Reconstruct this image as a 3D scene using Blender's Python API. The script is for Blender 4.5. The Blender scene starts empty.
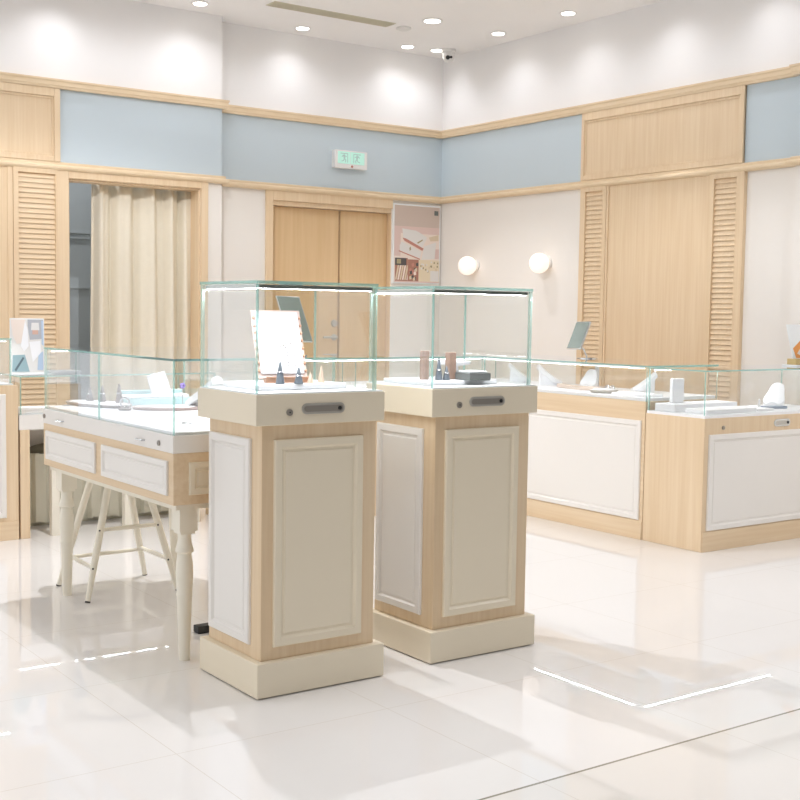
import bpy, bmesh, math, random
from mathutils import Vector, Matrix
random.seed(7)
PI = math.pi
S = bpy.context.scene
COL = S.collection

# ------------------------------------------------------------------ materials
MATS = {}
def nodes(name):
    m = bpy.data.materials.new(name); m.use_nodes = True
    nt = m.node_tree
    for n in list(nt.nodes): nt.nodes.remove(n)
    out = nt.nodes.new('ShaderNodeOutputMaterial')
    MATS[name] = m
    return m, nt, out
def pbr(name, col, rough=.5, metal=0., spec=.5, coat=0.):
    m, nt, out = nodes(name)
    b = nt.nodes.new('ShaderNodeBsdfPrincipled')
    b.inputs['Base Color'].default_value = (*col, 1); b.inputs['Roughness'].default_value = rough
    b.inputs['Metallic'].default_value = metal; b.inputs['Specular IOR Level'].default_value = spec
    b.inputs['Coat Weight'].default_value = coat; b.inputs['Coat Roughness'].default_value = .08
    nt.links.new(b.outputs[0], out.inputs[0])
    return m
def paint(name, col, rough=.5, var=.02, scale=3.):
    """painted surface with a very slight mottling"""
    m = pbr(name, col, rough); nt = m.node_tree
    b = [n for n in nt.nodes if n.type == 'BSDF_PRINCIPLED'][0]
    tc = nt.nodes.new('ShaderNodeTexCoord'); nz = nt.nodes.new('ShaderNodeTexNoise')
    nz.inputs['Scale'].default_value = scale; nz.inputs['Detail'].default_value = 3
    mx = nt.nodes.new('ShaderNodeMix'); mx.data_type = 'RGBA'
    mx.inputs[6].default_value = (*[c * (1 - var) for c in col], 1)
    mx.inputs[7].default_value = (*[min(1, c * (1 + var)) for c in col], 1)
    nt.links.new(tc.outputs['Object'], nz.inputs['Vector']); nt.links.new(nz.outputs['Fac'], mx.inputs[0])
    nt.links.new(mx.outputs[2], b.inputs['Base Color'])
    return m
def wood(name, light, dark, scale, rough=.42):
    m, nt, out = nodes(name)
    b = nt.nodes.new('ShaderNodeBsdfPrincipled'); b.inputs['Roughness'].default_value = rough
    b.inputs['Specular IOR Level'].default_value = .4
    tc = nt.nodes.new('ShaderNodeTexCoord'); mp = nt.nodes.new('ShaderNodeMapping')
    mp.inputs['Scale'].default_value = scale
    n1 = nt.nodes.new('ShaderNodeTexNoise'); n1.inputs['Scale'].default_value = 1.; n1.inputs['Detail'].default_value = 4
    n2 = nt.nodes.new('ShaderNodeTexNoise'); n2.inputs['Scale'].default_value = .28; n2.inputs['Detail'].default_value = 2
    ad = nt.nodes.new('ShaderNodeMath'); ad.operation = 'MULTIPLY_ADD'; ad.inputs[1].default_value = .6
    rp = nt.nodes.new('ShaderNodeValToRGB')
    rp.color_ramp.elements[0].position = .38; rp.color_ramp.elements[0].color = (*dark, 1)
    rp.color_ramp.elements[1].position = .68; rp.color_ramp.elements[1].color = (*light, 1)
    m2 = nt.nodes.new('ShaderNodeMath'); m2.operation = 'MULTIPLY'; m2.inputs[1].default_value = .4
    L = nt.links.new
    L(tc.outputs['Object'], mp.inputs[0]); L(mp.outputs[0], n1.inputs['Vector']); L(mp.outputs[0], n2.inputs['Vector'])
    L(n2.outputs['Fac'], m2.inputs[0]); L(n1.outputs['Fac'], ad.inputs[0]); L(m2.outputs[0], ad.inputs[2])
    L(ad.outputs[0], rp.inputs[0]); L(rp.outputs[0], b.inputs['Base Color']); L(b.outputs[0], out.inputs[0])
    return m
OAK_L, OAK_D = (.795, .63, .435), (.73, .55, .352)
wood('oak', OAK_L, OAK_D, (70, 70, 2.2))
wood('oak_x', OAK_L, OAK_D, (2.2, 70, 70))
wood('oak_y', OAK_L, OAK_D, (70, 2.2, 70))
wood('oak_door_shaded', (.72, .52, .305), (.66, .46, .25), (40, 40, 1.6), .5)  # darker, more saturated oak: the leaves' shade is put into the colour
wood('trim_oak', (.80, .645, .45), (.75, .585, .385), (9, 9, 60), .45)
paint('cream', (.82, .725, .56), .38)
paint('panel_white', (.83, .795, .745), .32)
paint('leg_cream', (.84, .79, .67), .4)
paint('wall_white', (.88, .865, .855), .7)
paint('wall_cream', (.83, .79, .735), .7)
paint('wall_blue', (.555, .635, .68), .65)
paint('ceiling_white', (.93, .915, .905), .8)
paint('room_grey', (.50, .53, .53), .7)
pbr('deck_white', (.90, .90, .91), .35)
pbr('item_white', (.88, .88, .89), .45)
pbr('steel', (.50, .47, .42), .35, .35)
pbr('steel_dark', (.33, .30, .26), .35, .35)
pbr('chrome', (.75, .76, .76), .15, 1.)
pbr('black', (.02, .02, .02), .5)
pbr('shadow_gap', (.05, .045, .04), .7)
pbr('alu', (.55, .54, .50), .35, .9)
pbr('grey_stone', (.14, .16, .18), .45)
pbr('taupe', (.24, .20, .19), .4)
pbr('rose_grey', (.45, .35, .33), .35)
pbr('mint', (.50, .68, .68), .4)
pbr('walnut', (.30, .20, .15), .45)
pbr('box_grey', (.13, .135, .125), .5)
pbr('beige', (.72, .56, .43), .5)
pbr('tan_leather', (.68, .56, .47), .5)
pbr('copper', (.72, .42, .28), .3, .7)
pbr('pink_paper', (.83, .64, .56), .6)
pbr('silver', (.62, .62, .64), .2, 1.)
pbr('blue_grey', (.22, .28, .36), .4)
pbr('violet', (.28, .20, .55), .5)
pbr('gold', (.55, .42, .20), .4, .6)
pbr('orange', (.80, .33, .08), .5)
pbr('olive_vent', (.66, .62, .49), .6)
pbr('cushion', (.22, .21, .16), .8)
paint('fabric_cream', (.80, .735, .60), .9, .03, 30)
paint('skirt_fabric', (.74, .72, .60), .85, .03, 30)
pbr('mirror', (.36, .43, .40), .12, .75)
pbr('plastic_white', (.80, .79, .77), .35)
pbr('acrylic', (.85, .87, .87), .1)
pbr('photo_grey', (.45, .46, .49), .4)
pbr('photo_dark', (.10, .14, .16), .4)
pbr('photo_skin', (.62, .40, .32), .5)
pbr('photo_blue', (.45, .56, .70), .5)
pbr('photo_teal', (.30, .42, .45), .5)
for n, c in dict(po_bg=(.60, .49, .42), po_bg2=(.72, .55, .50), po_white=(.76, .74, .71), po_rose=(.55, .25, .20), po_dark=(.09, .08, .08),
                 po_tan=(.70, .58, .42), po_brown=(.42, .20, .14), po_sand=(.78, .68, .50), po_mark=(.15, .17, .16), po_pale=(.83, .72, .64),
                 po_olive=(.40, .34, .20)).items(): pbr(n, c, .35)

def emit(name, col, s):
    m, nt, out = nodes(name)
    e = nt.nodes.new('ShaderNodeEmission'); e.inputs[0].default_value = (*col, 1); e.inputs[1].default_value = s
    nt.links.new(e.outputs[0], out.inputs[0]); return m
emit('led', (.93, .95, 1.), 130.)
emit('lamp_disc', (1., .96, .9), 9.)
emit('exit_lit', (.62, .95, .80), 1.05)
emit('exit_pale', (.78, .97, .88), .85)
emit('exit_dim', (.60, .80, .71), .85)

def glass_pane():
    m, nt, out = nodes('glass_pane')
    tr = nt.nodes.new('ShaderNodeBsdfTransparent'); tr.inputs[0].default_value = (.985, .993, .99, 1)
    gl = nt.nodes.new('ShaderNodeBsdfGlossy'); gl.inputs['Roughness'].default_value = 0.0
    gl.inputs['Color'].default_value = (.97, .98, 1, 1)
    lw = nt.nodes.new('ShaderNodeLayerWeight'); lw.inputs['Blend'].default_value = .5
    pw = nt.nodes.new('ShaderNodeMath'); pw.operation = 'POWER'; pw.inputs[1].default_value = 4.0
    ma = nt.nodes.new('ShaderNodeMath'); ma.operation = 'MULTIPLY_ADD'; ma.inputs[1].default_value = 1.15; ma.inputs[2].default_value = .035
    mx = nt.nodes.new('ShaderNodeMixShader'); L = nt.links.new
    L(lw.outputs['Facing'], pw.inputs[0]); L(pw.outputs[0], ma.inputs[0]); L(ma.outputs[0], mx.inputs[0])
    L(tr.outputs[0], mx.inputs[1]); L(gl.outputs[0], mx.inputs[2]); L(mx.outputs[0], out.inputs[0])
glass_pane()
def glass_edge():
    m, nt, out = nodes('glass_edge')
    b = nt.nodes.new('ShaderNodeBsdfPrincipled'); b.inputs['Base Color'].default_value = (.50, .80, .74, 1)
    b.inputs['Roughness'].default_value = .12
    tr = nt.nodes.new('ShaderNodeBsdfTransparent'); tr.inputs[0].default_value = (.80, .955, .93, 1)
    mx = nt.nodes.new('ShaderNodeMixShader'); mx.inputs[0].default_value = .62
    nt.links.new(b.outputs[0], mx.inputs[1]); nt.links.new(tr.outputs[0], mx.inputs[2]); nt.links.new(mx.outputs[0], out.inputs[0])
glass_edge()

def floor_mat():
    m, nt, out = nodes('floor_tile')
    b = nt.nodes.new('ShaderNodeBsdfPrincipled'); L = nt.links.new
    tc = nt.nodes.new('ShaderNodeTexCoord'); sx = nt.nodes.new('ShaderNodeSeparateXYZ'); L(tc.outputs['Object'], sx.inputs[0])
    def M(op, a, bb=None, c=None):
        n = nt.nodes.new('ShaderNodeMath'); n.operation = op
        for i, v in enumerate((a, bb, c)):
            if v is None: continue
            if isinstance(v, (int, float)): n.inputs[i].default_value = v
            else: L(v, n.inputs[i])
        return n.outputs[0]
    def seam(o, off, size, w):
        f = M('PINGPONG', M('ADD', o, -off), size / 2)
        return M('LESS_THAN', f, w)
    T = .695
    s = M('MAXIMUM', seam(sx.outputs[0], 2.08, T, .0011), seam(sx.outputs[1], 2.262, T * 1.0, .0011))
    # the wide dark joint at the edge of the shop floor
    d = M('LESS_THAN', M('ABSOLUTE', M('ADD', sx.outputs[1], -2.262)), .0042)
    out_side = M('LESS_THAN', sx.outputs[1], 2.262)
    nz = nt.nodes.new('ShaderNodeTexNoise'); nz.inputs['Scale'].default_value = 1.3; nz.inputs['Detail'].default_value = 5
    L(tc.outputs['Object'], nz.inputs['Vector'])
    c1 = nt.nodes.new('ShaderNodeMix'); c1.data_type = 'RGBA'
    c1.inputs[6].default_value = (.785, .76, .735, 1); c1.inputs[7].default_value = (.815, .79, .765, 1); L(nz.outputs['Fac'], c1.inputs[0])
    def mix(a, fac, col):
        n = nt.nodes.new('ShaderNodeMix'); n.data_type = 'RGBA'; L(fac, n.inputs[0]); L(a, n.inputs[6]); n.inputs[7].default_value = (*col, 1)
        return n.outputs[2]
    c = mix(c1.outputs[2], out_side, (.775, .74, .695))
    c = mix(c, s, (.66, .61, .545)); c = mix(c, d, (.30, .28, .22))
    L(c, b.inputs['Base Color']); b.inputs['Roughness'].default_value = .016
    b.inputs['Specular IOR Level'].default_value = .55
    L(b.outputs[0], out.inputs[0])
floor_mat()

# ------------------------------------------------------------------ mesh builder
class MB:
    def __init__(s): s.v = []; s.f = []; s.m = []
    def add(s, vs, fs, mi=0):
        o = len(s.v); s.v += [tuple(v) for v in vs]
        for f in fs: s.f.append([o + i for i in f]); s.m.append(mi)
    def box(s, x0, y0, z0, x1, y1, z1, mi=0, M=None):
        vs = [(x, y, z) for z in (z0, z1) for y in (y0, y1) for x in (x0, x1)]
        if M: vs = [M @ Vector(v) for v in vs]
        s.add(vs, [(0, 2, 3, 1), (4, 5, 7, 6), (0, 1, 5, 4), (2, 6, 7, 3), (0, 4, 6, 2), (1, 3, 7, 5)], mi); return s
    def lathe(s, cx, cy, prof, n=24, mi=0, M=None, sx=1., sy=1.):
        vs = []
        for r, z in prof:
            for k in range(n):
                a = 2 * PI * k / n; v = Vector((cx + r * sx * math.cos(a), cy + r * sy * math.sin(a), z)); vs.append(M @ v if M else v)
        fs = [(i * n + k, i * n + (k + 1) % n, (i + 1) * n + (k + 1) % n, (i + 1) * n + k) for i in range(len(prof) - 1) for k in range(n)]
        fs += [tuple(range(n))[::-1], tuple((len(prof) - 1) * n + k for k in range(n))]
        s.add(vs, fs, mi); return s
    def tube(s, a, b, r0, r1=None, n=14, mi=0):
        r1 = r0 if r1 is None else r1
        a, b = Vector(a), Vector(b); q = (b - a).to_track_quat('Z', 'Y').to_matrix().to_4x4(); q.translation = a
        return s.lathe(0, 0, [(r0, 0), (r1, (b - a).length)], n, mi, q)
    def path(s, pts, r, n=8, mi=0):
        pts = [Vector(p) for p in pts]; vs = []
        for i, p in enumerate(pts):
            t = (pts[min(i + 1, len(pts) - 1)] - pts[max(i - 1, 0)]).normalized(); q = t.to_track_quat('Z', 'Y').to_matrix()
            for k in range(n):
                a = 2 * PI * k / n; vs.append(p + q @ Vector((r * math.cos(a), r * math.sin(a), 0)))
        fs = [(i * n + k, i * n + (k + 1) % n, (i + 1) * n + (k + 1) % n, (i + 1) * n + k) for i in range(len(pts) - 1) for k in range(n)]
        fs += [tuple(range(n))[::-1], tuple((len(pts) - 1) * n + k for k in range(n))]
        s.add(vs, fs, mi); return s
    def prism(s, poly, to3, d0, d1, mi=0):
        """poly in 2D, to3(u,v,d) -> xyz"""
        n = len(poly); vs = [to3(u, v, d0) for u, v in poly] + [to3(u, v, d1) for u, v in poly]
        s.add(vs, [tuple(range(n)), tuple(range(n, 2 * n))] + [(i, (i + 1) % n, n + (i + 1) % n, n + i) for i in range(n)], mi); return s
    def rings(s, rects, to3, mi=0):
        """nested rectangles [(u0,v0,u1,v1,d)] -> moulded panel"""
        vs = []
        for u0, v0, u1, v1, d in rects:
            vs += [to3(u0, v0, d), to3(u1, v0, d), to3(u1, v1, d), to3(u0, v1, d)]
        fs = [(i * 4 + k, i * 4 + (k + 1) % 4, i * 4 + 4 + (k + 1) % 4, i * 4 + 4 + k) for i in range(len(rects) - 1) for k in range(4)]
        e = (len(rects) - 1) * 4; fs += [(0, 1, 2, 3), (e, e + 1, e + 2, e + 3)]
        s.add(vs, fs, mi); return s
    def sphere(s, c, r, n=20, mi=0, sc=(1, 1, 1), M=None):
        prof = [(max(1e-4, math.sin(PI * i / n)), -math.cos(PI * i / n)) for i in range(n + 1)]
        Q = Matrix.Translation(c) @ (M or Matrix()) @ Matrix.Diagonal((r * sc[0], r * sc[1], r * sc[2], 1))
        return s.lathe(0, 0, prof, n + 8, mi, Q)
    def build(s, name, mats, parent=None, bevel=0, smooth=False, kind=None, label=None, at=None, sub=0):
        me = bpy.data.meshes.new(name); bm = bmesh.new()
        o3 = Vector((0, 0, 0))
        if parent is not None: o3 = WORLD[parent.name]
        elif at is not None: o3 = Vector(at)
        bv = [bm.verts.new(Vector(v) - o3) for v in s.v]
        for f, mi in zip(s.f, s.m):
            try: fc = bm.faces.new([bv[i] for i in f]); fc.material_index = mi; fc.smooth = smooth
            except ValueError: pass
        bmesh.ops.recalc_face_normals(bm, faces=bm.faces[:]); bm.to_mesh(me); bm.free()
        for n in ([mats] if isinstance(mats, str) else mats): me.materials.append(MATS[n])
        o = bpy.data.objects.new(name, me); COL.objects.link(o)
        if parent is not None: o.parent = parent; WORLD[o.name] = o3
        else: o.location = o3; WORLD[o.name] = o3
        if bevel:
            b = o.modifiers.new('bevel', 'BEVEL'); b.width = bevel; b.segments = 2; b.limit_method = 'ANGLE'; b.angle_limit = .6
        if sub:
            b = o.modifiers.new('sub', 'SUBSURF'); b.levels = sub; b.render_levels = sub
        if smooth and not sub:
            try: me.set_sharp_from_angle(angle=math.radians(40))
            except Exception: pass
        if kind: o['kind'] = kind
        if label: o['label'] = label
        return o
WORLD = {}
def thing(name, label, cat, loc, group=None):
    o = bpy.data.objects.new(name, None); COL.objects.link(o); o.location = loc; o.empty_display_size = .1
    o['label'] = label; o['category'] = cat
    if group: o['group'] = group
    WORLD[o.name] = Vector(loc); return o
def tag(o, label, cat, group=None):
    o['label'] = label; o['category'] = cat
    if group: o['group'] = group
    return o
def dup(root, loc, label, group=None, rz=0.):
    r = root.copy(); COL.objects.link(r); r.location = loc; r['label'] = label
    if rz: r.rotation_euler = (0, 0, rz)
    if group: r['group'] = group
    for ch in list(root.children):
        c = ch.copy(); COL.objects.link(c); c.parent = r
        for g in ch.children:
            d = g.copy(); COL.objects.link(d); d.parent = c
    return r

# face helpers: u along the face, v up, d outward
def faceY(y): return lambda u, v, d: (u, y - d, v)      # faces -Y
def faceYb(y): return lambda u, v, d: (u, y + d, v)     # faces +Y
def faceX(x): return lambda u, v, d: (x - d, u, v)      # faces -X
def faceXb(x): return lambda u, v, d: (x + d, u, v)     # faces +X
def moulded(parent, to3, u0, v0, u1, v1, mat='panel_white', name='moulded_panel', k=1.):
    st = [(0, -.002), (0, .006), (.003, .009), (.019, .0095), (.022, .006), (.025, .003), (.030, .003), (.033, .0055), (.036, .0055)]
    return MB().rings([(u0 + i * k, v0 + i * k, u1 - i * k, v1 - i * k, d * k) for i, d in st], to3).build(name, mat, parent)
def pane(parent, x0, y0, z0, x1, y1, z1, thin):
    b = MB(); vs = [(x, y, z) for z in (z0, z1) for y in (y0, y1) for x in (x0, x1)]
    fs = {'z': [(0, 2, 3, 1), (4, 5, 7, 6)], 'y': [(0, 1, 5, 4), (2, 6, 7, 3)], 'x': [(0, 4, 6, 2), (1, 3, 7, 5)]}
    for a in 'xyz':
        for f in fs[a]: b.add(vs, [f], 0 if a == thin else 1)
    # merge the eight corners again
    o = b.build('glass_pane', ['glass_pane', 'glass_edge'], parent); return o
def case(parent, x0, y0, z0, x1, y1, z1, t=.008, sides='FLBRT', joints=()):
    """glass box: F=-Y, B=+Y, L=-X, R=+X, T=top; joints split the F or L pane"""
    zt = z1 - t
    if 'F' in sides: pane(parent, x0, y0, z0, x1, y0 + t, zt, 'y')
    if 'B' in sides: pane(parent, x0, y1 - t, z0, x1, y1, zt, 'y')
    ya, yb = y0 + (t if 'F' in sides else 0) + .0004, y1 - (t if 'B' in sides else 0) - .0004
    cuts = [ya] + list(joints) + [yb]
    if 'L' in sides:
        for a, b in zip(cuts[:-1], cuts[1:]): pane(parent, x0, a + (.0006 if a != ya else 0), z0, x0 + t, b, zt, 'x')
    if 'R' in sides: pane(parent, x1 - t, ya, z0, x1, yb, zt, 'x')
    if 'T' in sides: pane(parent, x0 - .002, y0 - .002, zt + .0005, x1 + .002, y1 + .002, z1, 'z')
def led(parent, a, b, axis, w=.012, h=.010, housing='plastic_white'):
    """slim profile from a to b under a glass top; its underside is the light strip"""
    (x, y, z) = a; m = MB(); X1, Y1 = (b, y + w) if axis == 'x' else (x + w, b)
    m.box(x, y, z - h, X1, Y1, z, 0)
    q = z - h - .0006; i = .0012
    m.add([(x + i, y + i, q), (X1 - i, y + i, q), (X1 - i, Y1 - i, q), (x + i, Y1 - i, q)], [(0, 1, 2, 3)], 1)
    return m.build('led_bar', [housing, 'led'], parent)
def capsule(cx, cz, w, h, n=10):
    r = h / 2; L = w / 2 - r
    return [(cx + L + r * math.cos(a), cz + r * math.sin(a)) for a in [(-.5 + i / n) * PI for i in range(n + 1)]] + \
           [(cx - L + r * math.cos(a), cz + r * math.sin(a)) for a in [(.5 + i / n) * PI for i in range(n + 1)]]
def recess_handle(parent, to3, cx, cz, w, h, plate='steel', grip='steel_dark'):
    m = MB(); m.prism(capsule(cx, cz, w, h), to3, -.001, .004, 0)
    o = m.build('handle', [plate], parent, bevel=.0015)
    MB().prism(capsule(cx, cz, w - h * .45, h * .55), to3, .004, .0055, 0).build('grip', [grip], o)
    MB().prism(capsule(cx + w / 2 - h * .62, cz, h * .36, h * .36), to3, .005, .0085, 0).build('button', ['black'], o)
    return o
def lock(parent, to3, cx, cz, r=.010):
    m = MB(); m.prism(capsule(cx, cz, 2 * r + .0001, 2 * r), to3, -.001, .005, 0)
    m.prism(capsule(cx, cz, r * .5, r * 1.2 * .35), to3, .005, .0057, 1)
    return m.build('lock', ['steel_dark', 'black'], parent)

# ------------------------------------------------------------------ setting
YB, YA, XR, ZC = 8.0, 7.846, 6.095, 3.26
XS, YS, XP = 4.018, 4.534, 6.06       # step in the left wall, step in the right wall, its projecting face
Z_L, Z_U = 2.12, 2.64                  # centre lines of the two wooden ledges
def st(name, mb, mats, bevel=0, parent=None, smooth=False):
    o = mb.build(name, mats, parent, bevel, smooth)
    if parent is None: o['kind'] = 'structure'
    return o
fl = MB(); fl.box(-7, -5, -.1, 8, 9.6, 0); st('floor', fl, 'floor_tile')
ce = MB(); ce.box(-2.5, 1.6, ZC, 8, 9.6, ZC + .1); st('ceiling', ce, 'ceiling_white')
W3 = ['wall_white', 'wall_blue', 'wall_cream']
def banded(m, x0, y0, x1, y1, zs=0.):
    for i, (a, b) in enumerate(((Z_U, ZC), (Z_L, Z_U), (0, Z_L))):
        if b > zs: m.box(x0, y0, max(a, zs), x1, y1, b, i)
w = MB()
OX0, OX1, OZ = 2.892, 3.85, 2.046     # doorway with the curtain
TH = .11
banded(w, 1.15, YA, OX0, YA + TH); banded(w, OX1, YA, XS, YA + TH); banded(w, OX0, YA, OX1, YA + TH, OZ)
st('wall_left', w, W3)
w = MB(); DX0, DX1, DZ = 4.515, 5.6, 2.021
banded(w, XS, YB, DX0, YB + .15); banded(w, DX1, YB, XR + .15, YB + .15); banded(w, DX0, YB, DX1, YB + .15, DZ)
st('wall_back', w, W3)
w = MB(); banded(w, XR, YS, XR + .15, YB); banded(w, XP, 1.6, XR + .15, YS); st('wall_right', w, W3)
# fitting-room behind the curtain
w = MB(); w.box(1.6, 9.2, 0, 4.4, 9.3, ZC); w.box(1.5, YA + TH, 0, 1.6, 9.3, ZC); w.box(4.4, YB + .15, 0, 4.5, 9.3, ZC)
for z0, z1 in ((1.735, 1.75), (1.775, 1.785), (1.35, 1.365), (.9, .92)): w.box(1.6, 9.185, z0, 4.4, 9.2, z1)
st('wall_inner', w, 'room_grey')

def sweep(path, prof):
    """profile [(out,z)] swept along an XY polyline with mitred corners; room on the right-hand side"""
    P = [Vector(p) for p in path]; n = len(prof); m = MB(); vs = []
    for i, p in enumerate(P):
        d0 = (p - P[i - 1]).normalized() if i else None
        d1 = (P[i + 1] - p).normalized() if i < len(P) - 1 else None
        r = lambda d: Vector((d.y, -d.x))
        if d0 is None: off = r(d1)
        elif d1 is None: off = r(d0)
        else:
            a, b = r(d0), r(d1); off = (a + b) / (1 + a.dot(b))
        for o, z in prof: vs.append((p.x + off.x * o, p.y + off.y * o, z))
    fs = [(i * n + k, i * n + (k + 1) % n, (i + 1) * n + (k + 1) % n, (i + 1) * n + k) for i in range(len(P) - 1) for k in range(n)]
    fs += [tuple(range(n)), tuple((len(P) - 1) * n + k for k in range(n))]
    m.add(vs, fs); return m
WP = [(1.15, YA + TH), (1.15, YA), (XS, YA), (XS, YB), (XR, YB), (XR, YS), (XP, YS), (XP, 1.6)]
zu = 2.617
st('trim_1', sweep(WP, [(-.002, zu), (.028, zu), (.030, zu + .012), (.034, zu + .018), (.034, zu + .040), (.040, zu + .048), (.040, zu + .058), (-.002, zu + .058)]), 'trim_oak')
zl = 2.092
st('trim_2', sweep(WP, [(-.002, zl), (.028, zl), (.036, zl + .006), (.042, zl + .014), (.042, zl + .024), (.034, zl + .031), (.022, zl + .035), (.022, zl + .050), (.016, zl + .054), (-.002, zl + .054)]), 'trim_oak')

# casing round the curtained doorway
d = MB()
d.box(2.815, YA - .022, 0, OX0, YA + .001, Z_L - .025); d.box(OX1, YA - .022, 0, 3.903, YA + .001, Z_L - .025); d.box(OX0, YA - .022, OZ, OX1, YA + .001, Z_L - .025)
d.box(OX0 - .001, YA, 0, OX0 + .012, YA + TH + .02, OZ); d.box(OX1 - .012, YA, 0, OX1 + .001, YA + TH + .02, OZ); d.box(OX0, YA, OZ - .012, OX1, YA + TH + .02, OZ + .001)
st('trim_3', d, 'oak', bevel=.003)
# double door
dr = thing('door_1', 'double oak door in the left wall beside the poster', 'door', (5.05, YB, 0)); dr['kind'] = 'structure'
f = MB(); f.box(4.456, YB - .02, 0, DX0, YB + .001, Z_L - .025); f.box(DX0, YB - .02, DZ, DX1, YB + .001, Z_L - .025)
f.box(DX0 - .001, YB, 0, DX0 + .010, YB + .14, DZ); f.box(DX1 - .003, YB, 0, DX1 + .001, YB + .14, DZ); f.box(DX0, YB, DZ - .035, DX1, YB + .14, DZ + .001)
f.build('door_frame', 'oak', dr, bevel=.002)
leaf = MB().box(DX0 + .012, YB + .055, .008, 5.138, YB + .095, DZ - .038).build('door_leaf', 'oak_door_shaded', dr, bevel=.002)
MB().box(5.154, YB + .050, .008, DX1 - .006, YB + .09, DZ - .038).build('door_leaf', 'oak_door_shaded', dr, bevel=.002)
h = MB(); h.lathe(0, 0, [(.026, 0), (.026, .008), (.012, .012), (.011, .045)], 20, 0, Matrix.Translation((5.105, YB + .056, 1.0)) @ Matrix.Rotation(PI / 2, 4, 'X'))
h.path([(5.105, YB + .014, 1.0), (5.07, YB + .012, 1.0), (4.985, YB + .014, 1.0)], .009)
h.build('door_handle', 'steel', leaf, smooth=True)
MB().lathe(0, 0, [(.028, 0), (.028, .008), (.024, .016)], 22, 0, Matrix.Translation((5.105, YB + .056, 1.108)) @ Matrix.Rotation(PI / 2, 4, 'X')).build('thumb_lock', 'steel', leaf, smooth=True)

# curtain
cu = thing('curtain', 'cream floor-length curtain drawn across the grey doorway in the left wall', 'curtain', (3.45, 8.0, 0))
m = MB(); n = 150; x0, x1 = 3.125, 3.90; rows = [0.02, .5, 1.0, 1.5, 1.9, 2.09]
vs = []
for z in rows:
    for i in range(n + 1):
        t = i / n; amp = .030 + .016 * (1 - z / 2.1)
        ph = 2 * PI * 5.5 * (t + .055 * math.sin(5 * t + 1.2)) + .5 * (1 - z / 2.1) * math.sin(7 * t)
        s_ = math.sin(ph); y = 8.00 + amp * s_ + .010 * math.sin(2.3 * ph + z)
        vs.append((x0 + (x1 - x0) * t + .012 * (1 - z / 2) * math.cos(ph) - .02 * (1 - z / 2) * (1 - t), y, z))
fs = [(r * (n + 1) + i, r * (n + 1) + i + 1, (r + 1) * (n + 1) + i + 1, (r + 1) * (n + 1) + i) for r in range(len(rows) - 1) for i in range(n)]
m.add(vs, fs); o = m.build('curtain_cloth', 'fabric_cream', cu, smooth=True)
so = o.modifiers.new('s', 'SOLIDIFY'); so.thickness = .003
MB().tube((2.80, 8.0, 2.10), (4.0, 8.0, 2.10), .012).build('curtain_rail', 'steel', cu)

# wooden wall furniture ------------------------------------------------
def louvre(name, label, a0, a1, z0, z1, to3, sw, n, mat_frame='oak', right_stile=None):
    """frame with a field of tilted slats; a0..a1 along the wall"""
    p = to3(a0, 0, 0); t = thing(name, label, 'shutter', (p[0], p[1], z0), 'louvred shutter panels on the walls')
    f = MB(); rs = right_stile or sw
    f.prism([(a0, z0), (a0 + sw, z0), (a0 + sw, z1), (a0, z1)], to3, 0, .03); f.prism([(a1 - rs, z0), (a1, z0), (a1, z1), (a1 - rs, z1)], to3, 0, .03)
    f.prism([(a0 + sw, z0), (a1 - rs, z0), (a1 - rs, z0 + .05), (a0 + sw, z0 + .05)], to3, 0, .03)
    f.prism([(a0 + sw, z1 - .03), (a1 - rs, z1 - .03), (a1 - rs, z1), (a0 + sw, z1)], to3, 0, .03)
    f.prism([(a0 + sw, z0), (a1 - rs, z0), (a1 - rs, z1), (a0 + sw, z1)], to3, 0, .002)
    f.build('frame', mat_frame, t)
    s_ = MB(); h0, h1 = z0 + .05, z1 - .03; st_ = (h1 - h0) / n
    for i in range(n):
        z = h0 + i * st_
        q = [(.016, z + .0), (.019, z + .005), (.009, z + st_ * 1.03), (.003, z + st_ * 1.0)]
        vs = [to3(a0 + sw, zz, dd) for dd, zz in q] + [to3(a1 - rs, zz, dd) for dd, zz in q]
        s_.add(vs, [(0, 1, 2, 3), (4, 5, 6, 7)] + [(k, (k + 1) % 4, 4 + (k + 1) % 4, 4 + k) for k in range(4)])
    s_.build('slats', 'oak_x' if mat_frame == 'oak' else 'oak_y', t)
    return t
fA, fR = faceY(YA), faceX(XR)
louvre('louvred_shutter', 'louvred oak shutter panel beside the curtained doorway', 2.526, 2.815, .0, Z_L - .026, fA, .032, 62, right_stile=.014)
louvre('louvred_shutter', 'louvred oak shutter on the right wall behind the tilted grey mirror', 6.083, 6.338, .0, Z_L - .026, fR, .035, 62, 'oak', right_stile=.048)
louvre('louvred_shutter', 'louvred oak shutter at the right end of the wide oak panel on the right wall', 4.906, 5.172, .0, Z_L - .026, fR, .058, 62, 'oak', right_stile=.030)
t = thing('oak_wall_panel', 'tall plain oak panel between the two shutters on the right wall', 'wall panel', (XR, 5.63, 0), 'oak panels on the walls')
MB().box(XR - .016, 5.174, 0, XR + .001, 6.081, Z_L - .026).build('board', 'oak', t)
MB().box(XR - .026, 5.174, 0, XR - .010, 5.19, Z_L - .026).box(XR - .026, 6.065, 0, XR - .010, 6.081, Z_L - .026).build('edge_bead', 'oak', t)
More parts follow.
